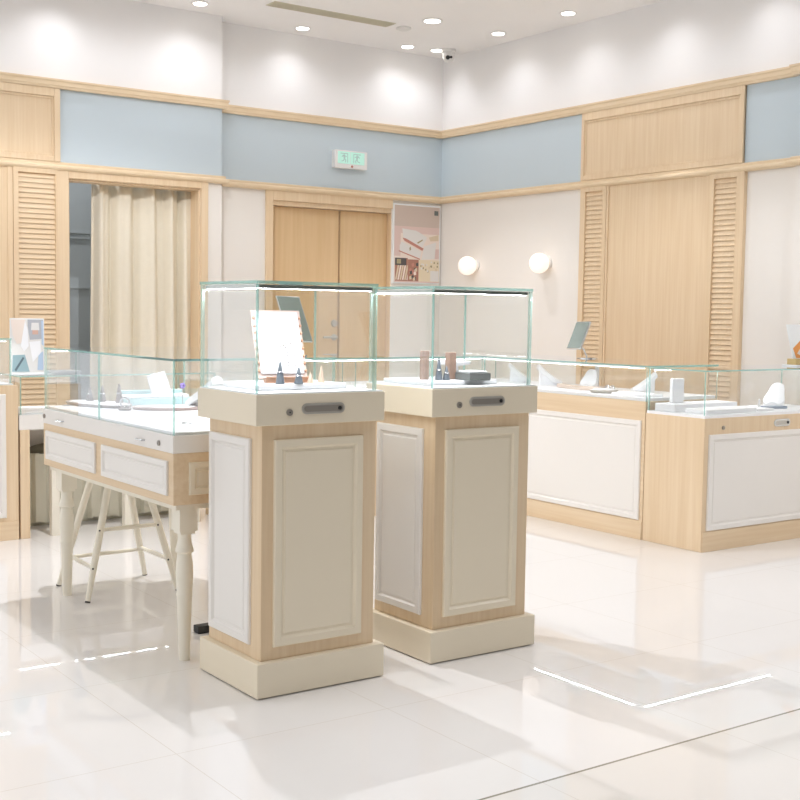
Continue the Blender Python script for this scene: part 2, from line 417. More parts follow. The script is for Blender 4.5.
def upper_panel(label, a0, a1, z0, z1, to3, fl=.03):
    p = to3((a0 + a1) / 2, 0, 0); t = thing('oak_wall_panel', label, 'wall panel', (p[0], p[1], z0), 'oak panels on the walls')
    MB().prism([(a0, z0), (a1, z0), (a1, z1), (a0, z1)], to3, -.001, .010).build('board', 'oak', t)
    f = MB()
    for q, dd in (((a0, z0, a0 + fl, z1), .024), ((a1 - fl, z0, a1, z1), .024), ((a0 + fl, z0, a1 - fl, z0 + .035), .024), ((a0 + fl, z1 - .055, a1 - fl, z1), .024),
                  ((a0 + fl, z0 + .035, a0 + fl + .014, z1 - .055), .016), ((a1 - fl - .014, z0 + .035, a1 - fl, z1 - .055), .016),
                  ((a0 + fl + .014, z0 + .035, a1 - fl - .014, z0 + .049), .016), ((a0 + fl + .014, z1 - .071, a1 - fl - .014, z1 - .055), .016)):
        f.prism([(q[0], q[1]), (q[2], q[1]), (q[2], q[3]), (q[0], q[3])], to3, .0, dd)
    f.build('moulding', 'oak', t, bevel=.003)
upper_panel('framed oak panel above the ledge on the right wall', 4.933, 6.35, zl + .054, zu, fR, .03)
upper_panel('framed oak panel above the ledge at the left edge of the picture', 1.95, 2.838, zl + .054, zu, fA, .04)
t = thing('oak_wall_panel', 'plain oak panel left of the louvred shutter beside the curtain', 'wall panel', (2.0, YA, 0), 'oak panels on the walls')
MB().box(1.95, YA - .016, 0, 2.49, YA + .001, Z_L - .026).build('board', 'oak', t)
MB().box(2.49, YA - .024, 0, 2.525, YA + .001, Z_L - .026).build('edge_bead', 'oak', t, bevel=.003)

# poster
po = thing('poster', 'tall poster of pale boxes and swatches between the oak door and room corner', 'poster', (5.84, YB, 1.43))
px0, px1, pz0, pz1 = 5.606, 6.080, 1.432, 2.068
MB().box(px0, YB - .018, pz0, px1, YB + .0, pz1).build('acrylic_holder', 'acrylic', po, bevel=.002)
PM = ['po_bg', 'po_bg2', 'po_white', 'po_rose', 'po_dark', 'po_tan', 'po_brown', 'po_sand', 'po_mark', 'po_pale', 'po_olive']
pr_ = MB(); U = lambda u: px0 + .012 + (px1 - px0 - .024) * u
V = lambda v: pz1 - .012 - (pz1 - pz0 - .024) * v
lay = [0]
def pp(pts, mi):
    lay[0] += 1; d = .0182 + .00012 * lay[0]
    pr_.add([(U(u), YB - d, V(v)) for u, v in pts], [tuple(range(len(pts)))], mi)
R_ = lambda a, b, c, e: [(a, b), (c, b), (c, e), (a, e)]
pp(R_(0, 0, 1, 1), 9); pp(R_(0, 0, 1, .27), 0); pp(R_(0, .27, 1, .36), 1); pp(R_(0, .36, .14, .66), 1); pp(R_(.84, .55, 1, .68), 1)
pp(R_(.88, .045, .97, .105), 8)
pp([(.17, .30), (.48, .32), (.72, .42), (.60, .55), (.20, .43)], 2); pp([(.30, .34), (.52, .33), (.72, .40), (.62, .54), (.28, .45)], 2)
pp([(.18, .42), (.26, .43), (.65, .55), (.62, .58), (.22, .46)], 3)
pp([(.12, .52), (.16, .47), (.60, .59), (.57, .68), (.12, .585)], 2); pp([(.10, .585), (.57, .685), (.57, .70), (.10, .60)], 3)
pp([(.66, .52), (.93, .46), (.90, .68), (.60, .70)], 2); pp([(.76, .40), (.98, .36), (.98, .44), (.80, .45)], 5); pp([(.50, .475), (.62, .43), (.63, .445), (.52, .49)], 10)
pp([(.33, .55), (.36, .53), (.37, .57), (.34, .59)], 10)
pp(R_(.02, .685, .30, .985), 6); pp(R_(.02, .685, .27, .78), 4); pp(R_(.06, .70, .15, .76), 10)
for i in range(6): a = .03 + .05 * i; pp([(a + .05, .78), (a + .085, .78), (a + .03, .97), (a - .005, .97)], 9 if i % 2 else 5)
pp(R_(.30, .70, .54, .985), 6)
for i in range(16):
    a, b = .32 + .19 * random.random(), .72 + .24 * random.random(); pp([(a, b), (a + .05, b - .015), (a + .06, b + .03), (a + .01, b + .04)], random.choice((3, 4, 5, 9, 2)))
pp(R_(.54, .70, 1, .985), 7); pp(R_(.80, .84, .99, .98), 2)
for i in range(22):
    a, b = .56 + .4 * random.random(), .71 + .14 * random.random(); pp([(a, b), (a + .03, b - .01), (a + .035, b + .015), (a + .005, b + .02)], random.choice((10, 10, 5, 2)))
pp(R_(0, .985, 1, 1), 1)
pr_.build('print', PM, po)
# exit sign
ex = thing('exit_sign', 'lit exit sign with two pale green pictograms on the blue wall band', 'sign', (5.2, YB, 2.30))
sx0, sx1, sz0, sz1 = 5.032, 5.328, 2.300, 2.436; fx = faceY(YB)
MB().box(sx0, YB - .052, sz0, sx1, YB, sz1).build('housing', 'plastic_white', ex, bevel=.004)
e = MB(); fy = faceY(YB - .052)
rect = lambda a, b, c, dd: [(a, b), (c, b), (c, dd), (a, dd)]
e.prism(rect(sx0 + .024, sz0 + .034, sx0 + .138, sz1 - .010), fy, 0, .0015, 0); e.prism(rect(sx0 + .142, sz0 + .034, sx1 - .028, sz1 - .010), fy, 0, .0015, 0)
e.build('lit_panel', ['exit_lit'], ex)
# running figure and door on each half
for cx, k in ((sx0 + .082, 1), (sx0 + .20, -1)):
    cz = sz0 + .078; g = MB()
    def P(*pts): g.prism([(cx + k * a, cz + b) for a, b in pts], fy, .0015, .0022, 0)
    P((-.004, .026), (.006, .026), (.006, .036), (-.004, .036)); P((-.012, .022), (.006, .024), (.010, -.004), (-.004, -.006))
    P((.006, .020), (.022, .012), (.022, .006), (.006, .012)); P((-.012, .022), (-.024, .008), (-.020, .004), (-.008, .014))
    P((.004, -.004), (.018, -.016), (.014, -.034), (.008, -.034), (.010, -.018), (-.004, -.006)); P((-.004, -.006), (-.010, -.020), (-.026, -.024), (-.026, -.030), (-.004, -.024), (.004, -.006))
    P((.028, -.034), (.034, -.034), (.034, .036), (.028, .036)); P((-.034, .030), (.028, .030), (.028, .036), (-.034, .036))
    g.build('pictogram', ['exit_dim'], ex)
MB().sphere((sx0 + .155, YB - .053, sz0 + .016), .011, 10, 0, (1, .4, .8)).build('indicator', 'po_rose', ex, smooth=True)

# globe wall lamps
gp = pbr('globe_opal', (.92, .84, .76), .45); b_ = [n for n in gp.node_tree.nodes if n.type == 'BSDF_PRINCIPLED'][0]
b_.inputs['Emission Color'].default_value = (1., .86, .74, 1); b_.inputs['Emission Strength'].default_value = .75
def globe(y, label):
    t = thing('globe_lamp', label, 'lamp', (XR, y, 1.58), 'globe lamps on the right wall')
    MB().sphere((XR - .088, y, 1.575), .073, 24).build('globe', 'globe_opal', t, smooth=True)
    MB().lathe(0, 0, [(.045, 0), (.045, .012), (.03, .02)], 24, 0, Matrix.Translation((XR, y, 1.58)) @ Matrix.Rotation(-PI / 2, 4, 'Y')).build('wall_plate', 'plastic_white', t, smooth=True)
globe(7.53, 'white globe lamp on the right wall nearest the poster'); globe(6.69, 'white globe lamp on the right wall nearer the louvred shutter')

# ------------------------------------------------------------------ ceiling fittings, lamps and added fill spots
def spot(name, loc, power, size, blend=.6, r=.03, col=(.94, .95, 1.), aim=None):
    l = bpy.data.lights.new(name, 'SPOT'); l.energy = power; l.spot_size = size; l.spot_blend = blend; l.shadow_soft_size = r; l.color = col
    o = bpy.data.objects.new(name, l); COL.objects.link(o); o.location = loc
    if aim is not None: o.rotation_euler = (Vector(aim) - Vector(loc)).to_track_quat('-Z', 'Y').to_euler()
    return o
dl0 = thing('ceiling_downlight', 'x', 'downlight', (0, 0, ZC), 'recessed ceiling downlights')
MB().lathe(0, 0, [(.044, ZC - .0005), (.060, ZC - .0005), (.062, ZC - .004), (.046, ZC - .006)], 28).build('trim_ring', 'plastic_white', dl0, smooth=True)
MB().lathe(0, 0, [(.046, ZC - .0065), (.046, ZC - .0085)], 24).build('lens', 'lamp_disc', dl0)
WASH_L = [(1.86, 7.61), (2.80, 7.61), (3.73, 7.61), (4.64, 7.79), (5.59, 7.80)]
WASH_R = [(5.85, 7.763), (5.85, 7.018), (5.83, 6.256), (5.83, 5.49), (5.83, 4.73), (5.83, 3.97)]
DLAB = {(3.73, 7.61): 'small ceiling downlight at the top edge, left of the long air vent', (4.64, 7.79): 'ceiling downlight just below the long air vent above the blue band',
        (5.59, 7.80): 'ceiling downlight between the air vent and the security camera, above the poster', (5.85, 7.763): 'ceiling downlight in the room corner touching the security camera',
        (5.85, 7.018): 'ceiling downlight right of the security camera, second from the corner along the right wall',
        (5.83, 6.256): 'ceiling downlight rightmost in the picture, near the top edge above the right wall', (5.24, 7.015): 'largest ceiling downlight, out in the room beyond the end of the air vent'}
first = [True]
def downlight(x, y, z=ZC, sc=1.):
    lab = DLAB.get((x, y))
    if lab is None: lab = 'recessed ceiling downlight outside the picture'
    if first[0]: first[0] = False; o = dl0; o.location = (x, y, ZC); o['label'] = lab
    else: o = dup(dl0, (x, y, ZC), lab)
    o.scale = (sc, sc, 1)
for (x, y) in WASH_L:
    if (x, y) in DLAB: downlight(x, y)
    spot('wash_light', (x, y, ZC - .01), 12.5, math.radians(136), 1., .05, aim=(x, y + .03, 0))
for (x, y) in WASH_R:
    if (x, y) in DLAB: downlight(x, y)
    spot('wash_light', (x, y, ZC - .01), 11.5, math.radians(136), 1., .05, aim=(x + .03, y, 0))
downlight(5.24, 7.015, sc=1.25)
GEN = [(2.24, 5.1, 235, 150, .016), (5.24, 7.015, 210, 72, .06), (3.6, 7.15, 110, 48, .2), (5.75, 5.4, 60, 44, .06), (5.0, 6.9, 18, 177, .3), (4.1, 4.7, 10, 177, .4), (.5, 4.6, 45, 177, .4), (5.4, 2.7, 220, 150, .1), (3.5, 6.9, 40, 177, .3), (1.2, 7.0, 40, 177, .4),
       (4.75, 5.9, 14, 177, .3), (3.4, 1.9, 55, 90, .1), (.8, 1.9, 70, 90, .1), (2.0, 2.2, 60, 80, .1), (2.4, 3.3, 88, 120, .1), (-.6, 6.2, 115, 177, .4)]
for x, y, p, a_, r_ in GEN: spot('down_and_fill_light', (x, y, ZC - .012), p, math.radians(a_), 1. if a_ < 170 and p != 235 else .2, r_)
spot('down_and_fill_light', (2.9, 8.75, ZC - .02), 85, math.radians(150), .5, .05)  # unseen lamp added to brighten the grey room behind the curtain
# vent
v = thing('air_vent', 'long olive linear air vent in the ceiling at the top of the picture', 'vent', (4.6, 7.31, ZC))
MB().box(4.10, 7.245, ZC - .004, 5.09, 7.375, ZC + .0).build('vent_frame', 'olive_vent', v, bevel=.001)
s_ = MB()
for i in range(5): s_.box(4.11, 7.257 + i * .0235, ZC - .010, 5.08, 7.262 + i * .0235, ZC - .004)
s_.build('vent_blades', 'olive_vent', v)
sd = thing('smoke_detector', 'flat white ceiling disc at the right end of the air vent', 'detector', (5.21, 7.32, ZC))
MB().lathe(5.21, 7.32, [(.055, ZC), (.055, ZC - .012), (.03, ZC - .022)], 24).build('disc', 'plastic_white', sd, smooth=True)
cc = thing('security_camera', 'white dome security camera hung from the ceiling in the room corner', 'camera', (5.915, 7.70, ZC))
MB().lathe(5.915, 7.70, [(.058, ZC), (.058, ZC - .022), (.05, ZC - .03)], 28).build('mount_plate', 'plastic_white', cc, smooth=True)
MB().sphere((5.915, 7.70, ZC - .052), .048, 18).build('dome', 'plastic_white', cc, smooth=True)
lm = MB(); lm.sphere((5.880, 7.662, ZC - .070), .017, 12); lm.sphere((5.905, 7.652, ZC - .066), .010, 10); lm.build('camera_lens', 'black', cc, smooth=True)

# ------------------------------------------------------------------ display pedestals
pd = thing('display_pedestal', 'left oak display pedestal, its glass case holding the white earring board', 'pedestal', (2.02, 3.43, 0), 'tall glass-topped pedestals')
x0, y0 = 1.7836, 3.2326; x1, y1 = x0 + .474, y0 + .399
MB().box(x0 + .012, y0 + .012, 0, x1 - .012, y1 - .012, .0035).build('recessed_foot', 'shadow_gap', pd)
MB().box(x0, y0, .0035, x1, y1, .112).build('plinth', 'cream', pd, bevel=.003)
bx0, by0, bx1, by1 = 1.809, 3.259, 2.231, 3.612
MB().box(bx0, by0, .112, bx1, by1, .849).build('body', 'oak', pd, bevel=.002)
moulded(pd, faceY(by0), 1.850, .153, 2.178, .803, 'cream', k=1.25)  # cream instead of the sides' white: shade of the front put into the colour
moulded(pd, faceX(bx0), 3.322, .153, 3.598, .803, k=1.25)
moulded(pd, faceXb(bx1), 3.275, .153, 3.595, .803, k=1.25)
MB().box(1.7767, 3.2365, .849, 2.2497, 3.636, .944).build('top_box', 'cream', pd, bevel=.002)
MB().box(1.782, 3.242, .944, 2.245, 3.631, .9475).build('display_deck', 'deck_white', pd)
lock(pd, faceY(3.2365), 1.892, .888, .0105); recess_handle(pd, faceY(3.2365), 2.015, .897, .158, .034)
gx0, gy0, gx1, gy1, gz = 1.7835, 3.244, 2.221, 3.630, 1.2905
case(pd, gx0, gy0, .9475, gx1, gy1, gz, .010)
led(pd, (gx0 + .012, gy0 + .012, gz - .0115), gx1 - .012, 'x', .016, .012, 'alu'); led(pd, (gx0 + .012, gy0 + .03, gz - .0115), gy1 - .012, 'y', .016, .012, 'alu')
OFF2 = Vector((.6800, .0185, 0))
dup(pd, Vector((2.02, 3.43, 0)) + OFF2, 'right oak display pedestal, its glass case holding two brown wooden blocks', 'tall glass-topped pedestals')

# ------------------------------------------------------------------ display table on turned legs
TX0, TX1, TY0, TY1 = 1.717, 2.355, 3.693, 4.95
tb = thing('display_table', 'glass-topped display table on turned cream legs at the left, over the white stool', 'display table', (2.036, 4.32, 0))
MB().box(TX0, TY0, .548, TX1, TY1, .722).build('apron', 'oak_y', tb, bevel=.002)
MB().box(TX0 + .02, TY0 + .02, .528, TX1 - .02, TY1 - .02, .548).build('under_rail', 'leg_cream', tb)
MB().box(TX0 - .002, TY0 - .002, .722, TX1 + .002, TY1 + .002, .782).build('top_band', 'panel_white', tb, bevel=.002)
MB().box(TX0 + .016, TY0 + .016, .782, TX1 - .016, TY1 - .016, .790).build('display_deck', 'deck_white', tb)
moulded(tb, faceX(TX0), 4.370, .577, 4.908, .694); moulded(tb, faceX(TX0), 3.730, .577, 4.306, .694)
moulded(tb, faceY(TY0), 1.773, .580, 2.30, .690, 'cream')  # front in cream, long side in white: its shade is in the paint
lock(tb, faceX(TX0 - .002), 3.800, .748, .009); lock(tb, faceX(TX0 - .002), 4.93, .752, .009)
for y in (3.95, 4.74):
    k = MB(); k.path([(TX0, y - .03, .746), (TX0 - .012, y - .027, .746), (TX0 - .012, y + .027, .746), (TX0, y + .03, .746)], .003); k.build('pull', 'chrome', tb, smooth=True)
case(tb, TX0 + .004, TY0 + .004, .782, TX1 - .004, TY1 - .004, 1.036, .008, joints=(4.36,))
led(tb, (TX1 - .026, TY0 + .03, 1.0275), TY1 - .03, 'y', .010, .008); led(tb, (TX0 + .03, TY1 - .026, 1.0275), TX1 - .03, 'x', .010, .008)
def leg(cx, cy):
    m = MB(); m.box(cx - .033, cy - .033, .450, cx + .033, cy + .033, .530)
    m.box(cx - .027, cy - .027, .440, cx + .027, cy + .027, .450)
    m.lathe(cx, cy, [(.018, 0), (.0205, .06), (.0245, .19), (.0262, .222), (.0275, .226), (.0275, .232), (.0262, .236), (.0285, .27), (.0300, .30), (.0285, .335), (.0245, .362), (.0235, .372),
                     (.031, .376), (.0315, .384), (.0285, .392), (.0235, .412), (.0225, .428), (.025, .440)], 28)
    m.build('leg', 'leg_cream', tb, smooth=True)
for cx in (1.790, 2.282):
    for cy in (3.760, 4.885): leg(cx, cy)
# stool under it
stl = thing('stool', 'white wooden stool with splayed round legs under the display table', 'stool', (2.02, 4.9, 0))
F = [(1.812, 4.712), (1.82, 5.07), (2.222, 5.077), (2.221, 4.728)]; Tp = [(1.945, 4.80), (1.945, 4.985), (2.095, 4.985), (2.095, 4.80)]; HS = .50
def lp(i, z): a, b = F[i], Tp[i]; t_ = z / HS; return (a[0] + (b[0] - a[0]) * t_, a[1] + (b[1] - a[1]) * t_, z)
for i in range(4):
    m = MB(); m.tube(lp(i, .004), lp(i, .20), .0105, .0155, 16); m.tube(lp(i, .20), lp(i, HS), .0155, .0145, 16); m.build('leg', 'leg_cream', stl, smooth=True)
    MB().tube(lp(i, .0), lp(i, .006), .011, .011, 12).build('foot_cap', 'shadow_gap', stl)
for (i, j, z) in ((0, 3, .285), (1, 2, .125), (0, 1, .135), (2, 3, .135)):
    m = MB(); a, b = Vector(lp(i, z)), Vector(lp(j, z)); mid = (a + b) / 2; m.tube(a, mid, .0075, .0095, 12); m.tube(mid, b, .0095, .0075, 12); m.build('stretcher', 'leg_cream', stl, smooth=True)
for i, z in ((0, .135), (3, .135), (0, .285), (3, .285)):
    p = lp(i, z); MB().sphere((p[0] - .008, p[1] - .0125, p[2]), .004, 8).build('screw_cap', 'shadow_gap', stl)
MB().lathe(2.02, 4.893, [(.14, .488), (.165, .494), (.17, .503), (.165, .512), (.12, .516)], 36).build('seat', 'leg_cream', stl, smooth=True)

ad = thing('power_adapter', 'small black power adapter with a cable on the floor under the display table', 'adapter', (2.01, 4.05, 0))
MB().box(1.975, 4.03, 0, 2.045, 4.075, .028).build('adapter_body', 'black', ad, bevel=.004)
MB().path([(2.045, 4.06, .014), (2.06, 4.07, .02), (2.075, 4.08, .12), (2.10, 4.10, .30), (2.12, 4.12, .535)], .003).build('cable', 'plastic_white', ad, smooth=True)

# ------------------------------------------------------------------ counters
def counter_panels(t, to3, spans, z0, z1):
    for a, b in spans: moulded(t, to3, a, z0, b, z1, k=1.3)
# oak counter at the far left
ca = thing('display_counter', 'oak display counter with a tall glass top at the left edge', 'counter', (1.5, 6.4, 0), 'display counters')
MB().box(1.1, 6.21, 0, 2.022, 6.66, .80).build('body', 'oak', ca, bevel=.002)
MB().box(1.1, 6.203, 0, 2.020, 6.21, .098).build('base_board', 'oak_x', ca, bevel=.001)
moulded(ca, faceY(6.21), 1.30, .118, 1.957, .755, k=1.3)
MB().box(1.105, 6.215, .80, 2.0, 6.655, .808).build('display_deck', 'deck_white', ca)
case(ca, 1.105, 6.213, .80, 1.990, 6.655, 1.040, .008, 'FLRT'); led(ca, (1.13, 6.225, 1.0315), 1.97, 'x', .01, .008)
# low consultation desk with a glass case
cb = thing('display_desk', 'low white desk with a glass case and oak end post, behind the display table', 'desk', (2.6, 6.4, 0))
MB().box(2.030, 6.205, 0, 2.080, 6.70, .567).build('end_post', 'oak', cb, bevel=.002)
MB().box(2.026, 6.205, .567, 3.15, 6.70, .645).build('top_band', 'panel_white', cb, bevel=.002)
MB().box(2.04, 6.22, .645, 3.14, 6.69, .650).build('display_deck', 'deck_white', cb)
for x in (2.217, 2.622, 3.03): MB().box(x - .021, 6.208, 0, x + .021, 6.25, .567).build('leg', 'leg_cream', cb, bevel=.002)
MB().box(2.08, 6.685, .0, 3.15, 6.70, .567).build('back_board', 'panel_white', cb)
case(cb, 2.034, 6.21, .645, 3.145, 6.69, .846, .008, 'FLRT'); led(cb, (2.06, 6.665, .8375), 3.12, 'x', .006, .008)
# skirted seat under the desk
bs = thing('skirted_bench', 'bench with pleated pale green skirt and dark cushion under the low desk', 'bench', (2.65, 6.55, 0))
m = MB(); n = 240; vs = []
for z in (.02, .20, .40):
    for i in range(n + 1):
        x = 2.10 + 1.04 * i / n; f_ = (x * 9.5) % 1.0
        off = .018 * (1 if f_ < .62 else -1) * (1 - .4 * z / .4) * min(1, min(f_, abs(f_ - .62), 1 - f_) * 16)
        vs.append((x, 6.535 - off, z + (.006 * math.sin(f_ * 6.28) if z < .1 else 0)))
m.add(vs, [(r * (n + 1) + i, r * (n + 1) + i + 1, (r + 1) * (n + 1) + i + 1, (r + 1) * (n + 1) + i) for r in range(2) for i in range(n)])
o = m.build('skirt', 'skirt_fabric', bs); q = o.modifiers.new('s', 'SOLIDIFY'); q.thickness = .004; q.offset = 1
MB().box(2.11, 6.56, .0, 3.13, 6.68, .40).build('frame', 'skirt_fabric', bs)
MB().sphere((2.42, 6.61, .400), .24, 20, 0, (1, .30, .24)).build('cushion', 'cushion', bs, smooth=True)
# back counter and right-hand counters form one U of separate units
cc_ = thing('display_counter', 'long glass-topped counter along the back, in front of the oak double door', 'counter', (4.0, 6.15, 0), 'display counters')
CX0, CY0, CY1 = 3.20, 5.86, 6.44; DXF, DXB = 4.82, 5.40; GT = .936; DK = .745
MB().box(CX0, CY0, 0, DXF - .002, CY1, DK).build('body', 'oak', cc_, bevel=.002)
counter_panels(cc_, faceY(CY0), ((CX0 + .03, 4.0), (4.03, DXF - .03)), .104, .64)
MB().box(CX0 + .01, CY0 + .01, DK, DXF - .012, CY1 - .01, .762).build('display_deck', 'deck_white', cc_)
case(cc_, CX0 + .004, CY0 + .004, DK, DXF - .006, CY1 - .004, GT, .008, 'FLBT'); led(cc_, (CX0 + .03, CY0 + .014, GT - .0085), DXF - .03, 'x', .010, .008)
for x in (3.78, 3.87): pane(cc_, x, CY0 + .014, .762, x + .008, CY1 - .014, GT - .020, 'x')
cd = thing('display_counter', 'long oak and white glass counter with white busts, right of the pedestals', 'counter', (5.1, 5.3, 0), 'display counters')
DY0 = 4.500
MB().box(DXF, DY0, 0, DXB, CY1, DK).build('body', 'oak_y', cd, bevel=.002)
MB().box(DXF - .004, DY0 + .004, 0, DXF, CY0, .100).build('base_board', 'oak_y', cd, bevel=.001)
counter_panels(cd, faceX(DXF), ((4.522, 5.83),), .106, .642)
MB().box(DXF + .010, DY0 + .010, DK, DXB - .010, CY1 - .01, .762).build('display_deck', 'deck_white', cd)
case(cd, DXF + .004, DY0 + .002, DK, DXB - .004, CY1 - .004, GT, .008, 'LRBT', joints=(5.86,)); led(cd, (DXF + .014, DY0 + .03, GT - .0085), CY1 - .03, 'y', .006, .008)
MB().box(DXB - .022, 5.42, .762, DXB - .014, 5.45, GT - .009).build('door_edge', 'plastic_white', cd)
ce_ = thing('display_counter', 'oak and white glass counter with an oval steel handle, right foreground', 'counter', (5.4, 4.3, 0), 'display counters')
EX1 = 5.95; EY0, EY1 = 4.095, 4.496; EK = .685; ET = .930
MB().box(DXF, EY0, 0, EX1, EY1, EK).build('body', 'oak', ce_, bevel=.002)
MB().box(DXF + .006, EY0 - .005, 0, EX1, EY0, .104).build('base_board', 'oak_x', ce_, bevel=.001)
counter_panels(ce_, faceY(EY0), ((4.853, 5.68),), .108, .602)
MB().box(DXF + .004, EY0 + .004, EK, EX1 - .004, EY1 - .004, .700).build('display_deck', 'deck_white', ce_)
lock(ce_, faceY(EY0), 4.963, .634, .010); recess_handle(ce_, faceY(EY0), 5.44, .642, .135, .040, 'chrome', 'alu')
case(ce_, DXF + .008, EY0 + .006, .700, EX1 - .006, EY1 - .004, ET, .008)
led(ce_, (DXF + .03, EY1 - .026, ET - .0085), EX1 - .03, 'x', .006, .008)

# ------------------------------------------------------------------ goods on show
def cone(x, y, z, h, r, mat, label, ring=None, group='ring cones'):
    t = thing('ring_cone', label, 'ring holder', (x, y, z), group)
    MB().lathe(x, y, [(r, z), (r, z + .004), (r * .62, z + h * .5), (r * .22, z + h * .93), (.001, z + h)], 22).build('cone', mat, t, smooth=True)
    if ring is not None:
        rr = r * (1 - .76 * ring) + .001; pts = [(x + rr * math.cos(a), y + rr * math.sin(a), z + h * ring) for a in [2 * PI * k / 20 for k in range(21)]]
        MB().path(pts, .0018, 6).build('ring', 'silver', t, smooth=True)
    return t
def slab(name, label, cat, x0, y0, z0, x1, y1, z1, mat, bev=.003, group=None, rz=0.):
    m = MB(); c = Vector(((x0 + x1) / 2, (y0 + y1) / 2, z0))
    m.box(x0, y0, z0, x1, y1, z1, 0, Matrix.Translation(c) @ Matrix.Rotation(rz, 4, 'Z') @ Matrix.Translation(-c))
    o = m.build(name, mat, at=c, bevel=bev); return tag(o, label, cat, group)
def bust(x, y, z, s, rz, label, group='white necklace busts'):
    """sloping rounded necklace display: a curved pad on a wedge foot"""
    t = thing('necklace_bust', label, 'bust', (x, y, z), group); Q = Matrix.Translation((x, y, z)) @ Matrix.Rotation(rz, 4, 'Z')
    m = MB(); N = 9; W = [.026, .040, .046, .046, .043, .038, .034, .032, .026]
    top = []; bot = []
    for i in range(N):
        u = i / (N - 1); yy = -.055 + .115 * u; zz = .010 + .082 * u ** 1.25; th = .010 + .006 * math.sin(PI * u)
        for a in range(7):
            k = -1 + a / 3; bulge = (1 - k * k) * .010
            top.append(Q @ Vector((W[i] * k * s, yy * s, (zz + bulge + .004) * s))); bot.append(Q @ Vector((W[i] * k * s, (yy + .006) * s, (zz - th) * s)))
    vs = top + bot; o_ = N * 7; fs = []
    for i in range(N - 1):
        for a in range(6):
            fs.append((i * 7 + a, i * 7 + a + 1, i * 7 + 8 + a, i * 7 + 7 + a)); fs.append((o_ + i * 7 + a, o_ + i * 7 + 7 + a, o_ + i * 7 + 8 + a, o_ + i * 7 + a + 1))
    for i in range(N - 1):
        for a in (0, 6): fs.append((i * 7 + a, i * 7 + 7 + a, o_ + i * 7 + 7 + a, o_ + i * 7 + a))
    for a in range(6):
        for i in (0, N - 1): fs.append((i * 7 + a, i * 7 + a + 1, o_ + i * 7 + a + 1, o_ + i * 7 + a))
    m.add(vs, fs); m.build('pad', 'item_white', t, smooth=True)
    MB().prism([(-.03, 0), (.055, 0), (.055, .085), (.045, .078), (-.03, .012)], lambda u, v, dd: tuple(Q @ Vector((dd, u * s, v * s))), -.016 * s, .016 * s).build('foot', 'item_white', t)
    return t
# pedestal 1
slab('display_riser', 'low white riser in the nearest glass case under the earring board', 'riser', 1.852, 3.362, .948, 2.182, 3.600, .966, 'deck_white', .003, 'white risers in the pedestal cases')
eb = thing('earring_board', 'white easel board with studded pink edge in the nearest glass case', 'display board', (2.02, 3.50, .966))
Q = Matrix(((.9676, .227, .1101, 1.997), (-.2523, .8721, .4193, 3.485), (-.0008, -.4335, .9012, 1.096), (0, 0, 0, 1))) @ Matrix.Translation((0, 0, -.131))
MB().box(-.072, -.004, .02, .072, .004, .240, 0, Q).build('pad', 'item_white', eb)
MB().box(-.083, .004, .006, .083, .012, .250, 0, Q).build('frame', 'pink_paper', eb, bevel=.002)
for i in range(8):
    for sx in (-.078, .078): MB().sphere(Q @ Vector((sx, .0, .03 + .027 * i)), .005, 8).build('stud', 'copper', eb, smooth=True)
k = MB()
for u, v_ in ((-.005, .12), (.012, .118), (.02, .127), (.036, .125), (.000, .115), (.018, .112)): k.sphere(Q @ Vector((u, -.006, v_)), .0026, 6)
for u in (.022, .044):
    for i in range(5): k.sphere(Q @ Vector((u, -.006, .046 + .012 * i)), .0024, 6)
k.build('earrings', 'steel_dark', eb, smooth=True)
MB().box(-.072, -.02, -.004, .078, .02, .016, 0, Matrix.Translation((2.005, 3.45, .970)) @ Matrix.Rotation(math.radians(-14.6), 4, 'Z')).build('foot', 'copper', eb, bevel=.002)
MB().tube(Q @ Vector((0, .012, .16)), (2.045, 3.592, .968), .005).build('easel_strut', 'copper', eb)
cone(1.944, 3.385, .966, .072, .0145, 'grey_stone', 'dark grey ring cone at the left foot of the earring board', .55)
cone(2.004, 3.370, .966, .054, .0145, 'grey_stone', 'shorter dark grey ring cone in front of the earring board', .5)
cone(2.066, 3.400, .966, .034, .011, 'beige', 'short beige ring cone right of the earring board')
cone(2.108, 3.400, .966, .056, .011, 'beige', 'tall beige ring cone farthest right beside the earring board')
# pedestal 2
slab('display_riser', 'low white riser in the right-hand pedestal case under the brown blocks', 'riser', 2.505, 3.375, .948, 2.84, 3.615, .963, 'deck_white', .003, 'white risers in the pedestal cases')
slab('wooden_block', 'brown wooden block at the left of the right-hand pedestal case, behind the glass corner', 'block', 2.566, 3.455, .963, 2.592, 3.478, 1.066, 'walnut', .002, 'brown wooden blocks')
slab('wooden_block', 'brown wooden block behind the dark ring box in the right-hand pedestal case', 'block', 2.672, 3.440, .963, 2.702, 3.468, 1.060, 'walnut', .002, 'brown wooden blocks')
cone(2.612, 3.425, .963, .080, .0135, 'grey_stone', 'tall dark grey ring cone between the two brown blocks', .45)
cone(2.636, 3.412, .963, .050, .013, 'grey_stone', 'short dark grey ring cone against the taller one between the brown blocks', .5)
rb = thing('ring_box', 'dark grey ring box with white padded top in the right-hand pedestal case', 'box', (2.69, 3.36, .9475))
Q = Matrix.Translation((2.735, 3.385, .963)) @ Matrix.Rotation(math.radians(-4), 4, 'Z')
MB().box(-.046, -.046, 0, .046, .046, .026, 0, Q).build('base', 'box_grey', rb, bevel=.002)
MB().box(-.038, -.036, .026, .038, .040, .034, 0, Q).build('cushion', 'item_white', rb, bevel=.004)
tray = thing('cake_stand', 'white round-topped stand at the back of the right-hand pedestal case', 'stand', (2.80, 3.55, .963))
MB().lathe(2.785, 3.560, [(.022, .963), (.018, .97), (.016, 1.005), (.060, 1.012), (.064, 1.022), (.05, 1.024)], 30).build('dish', 'item_white', tray, smooth=True)
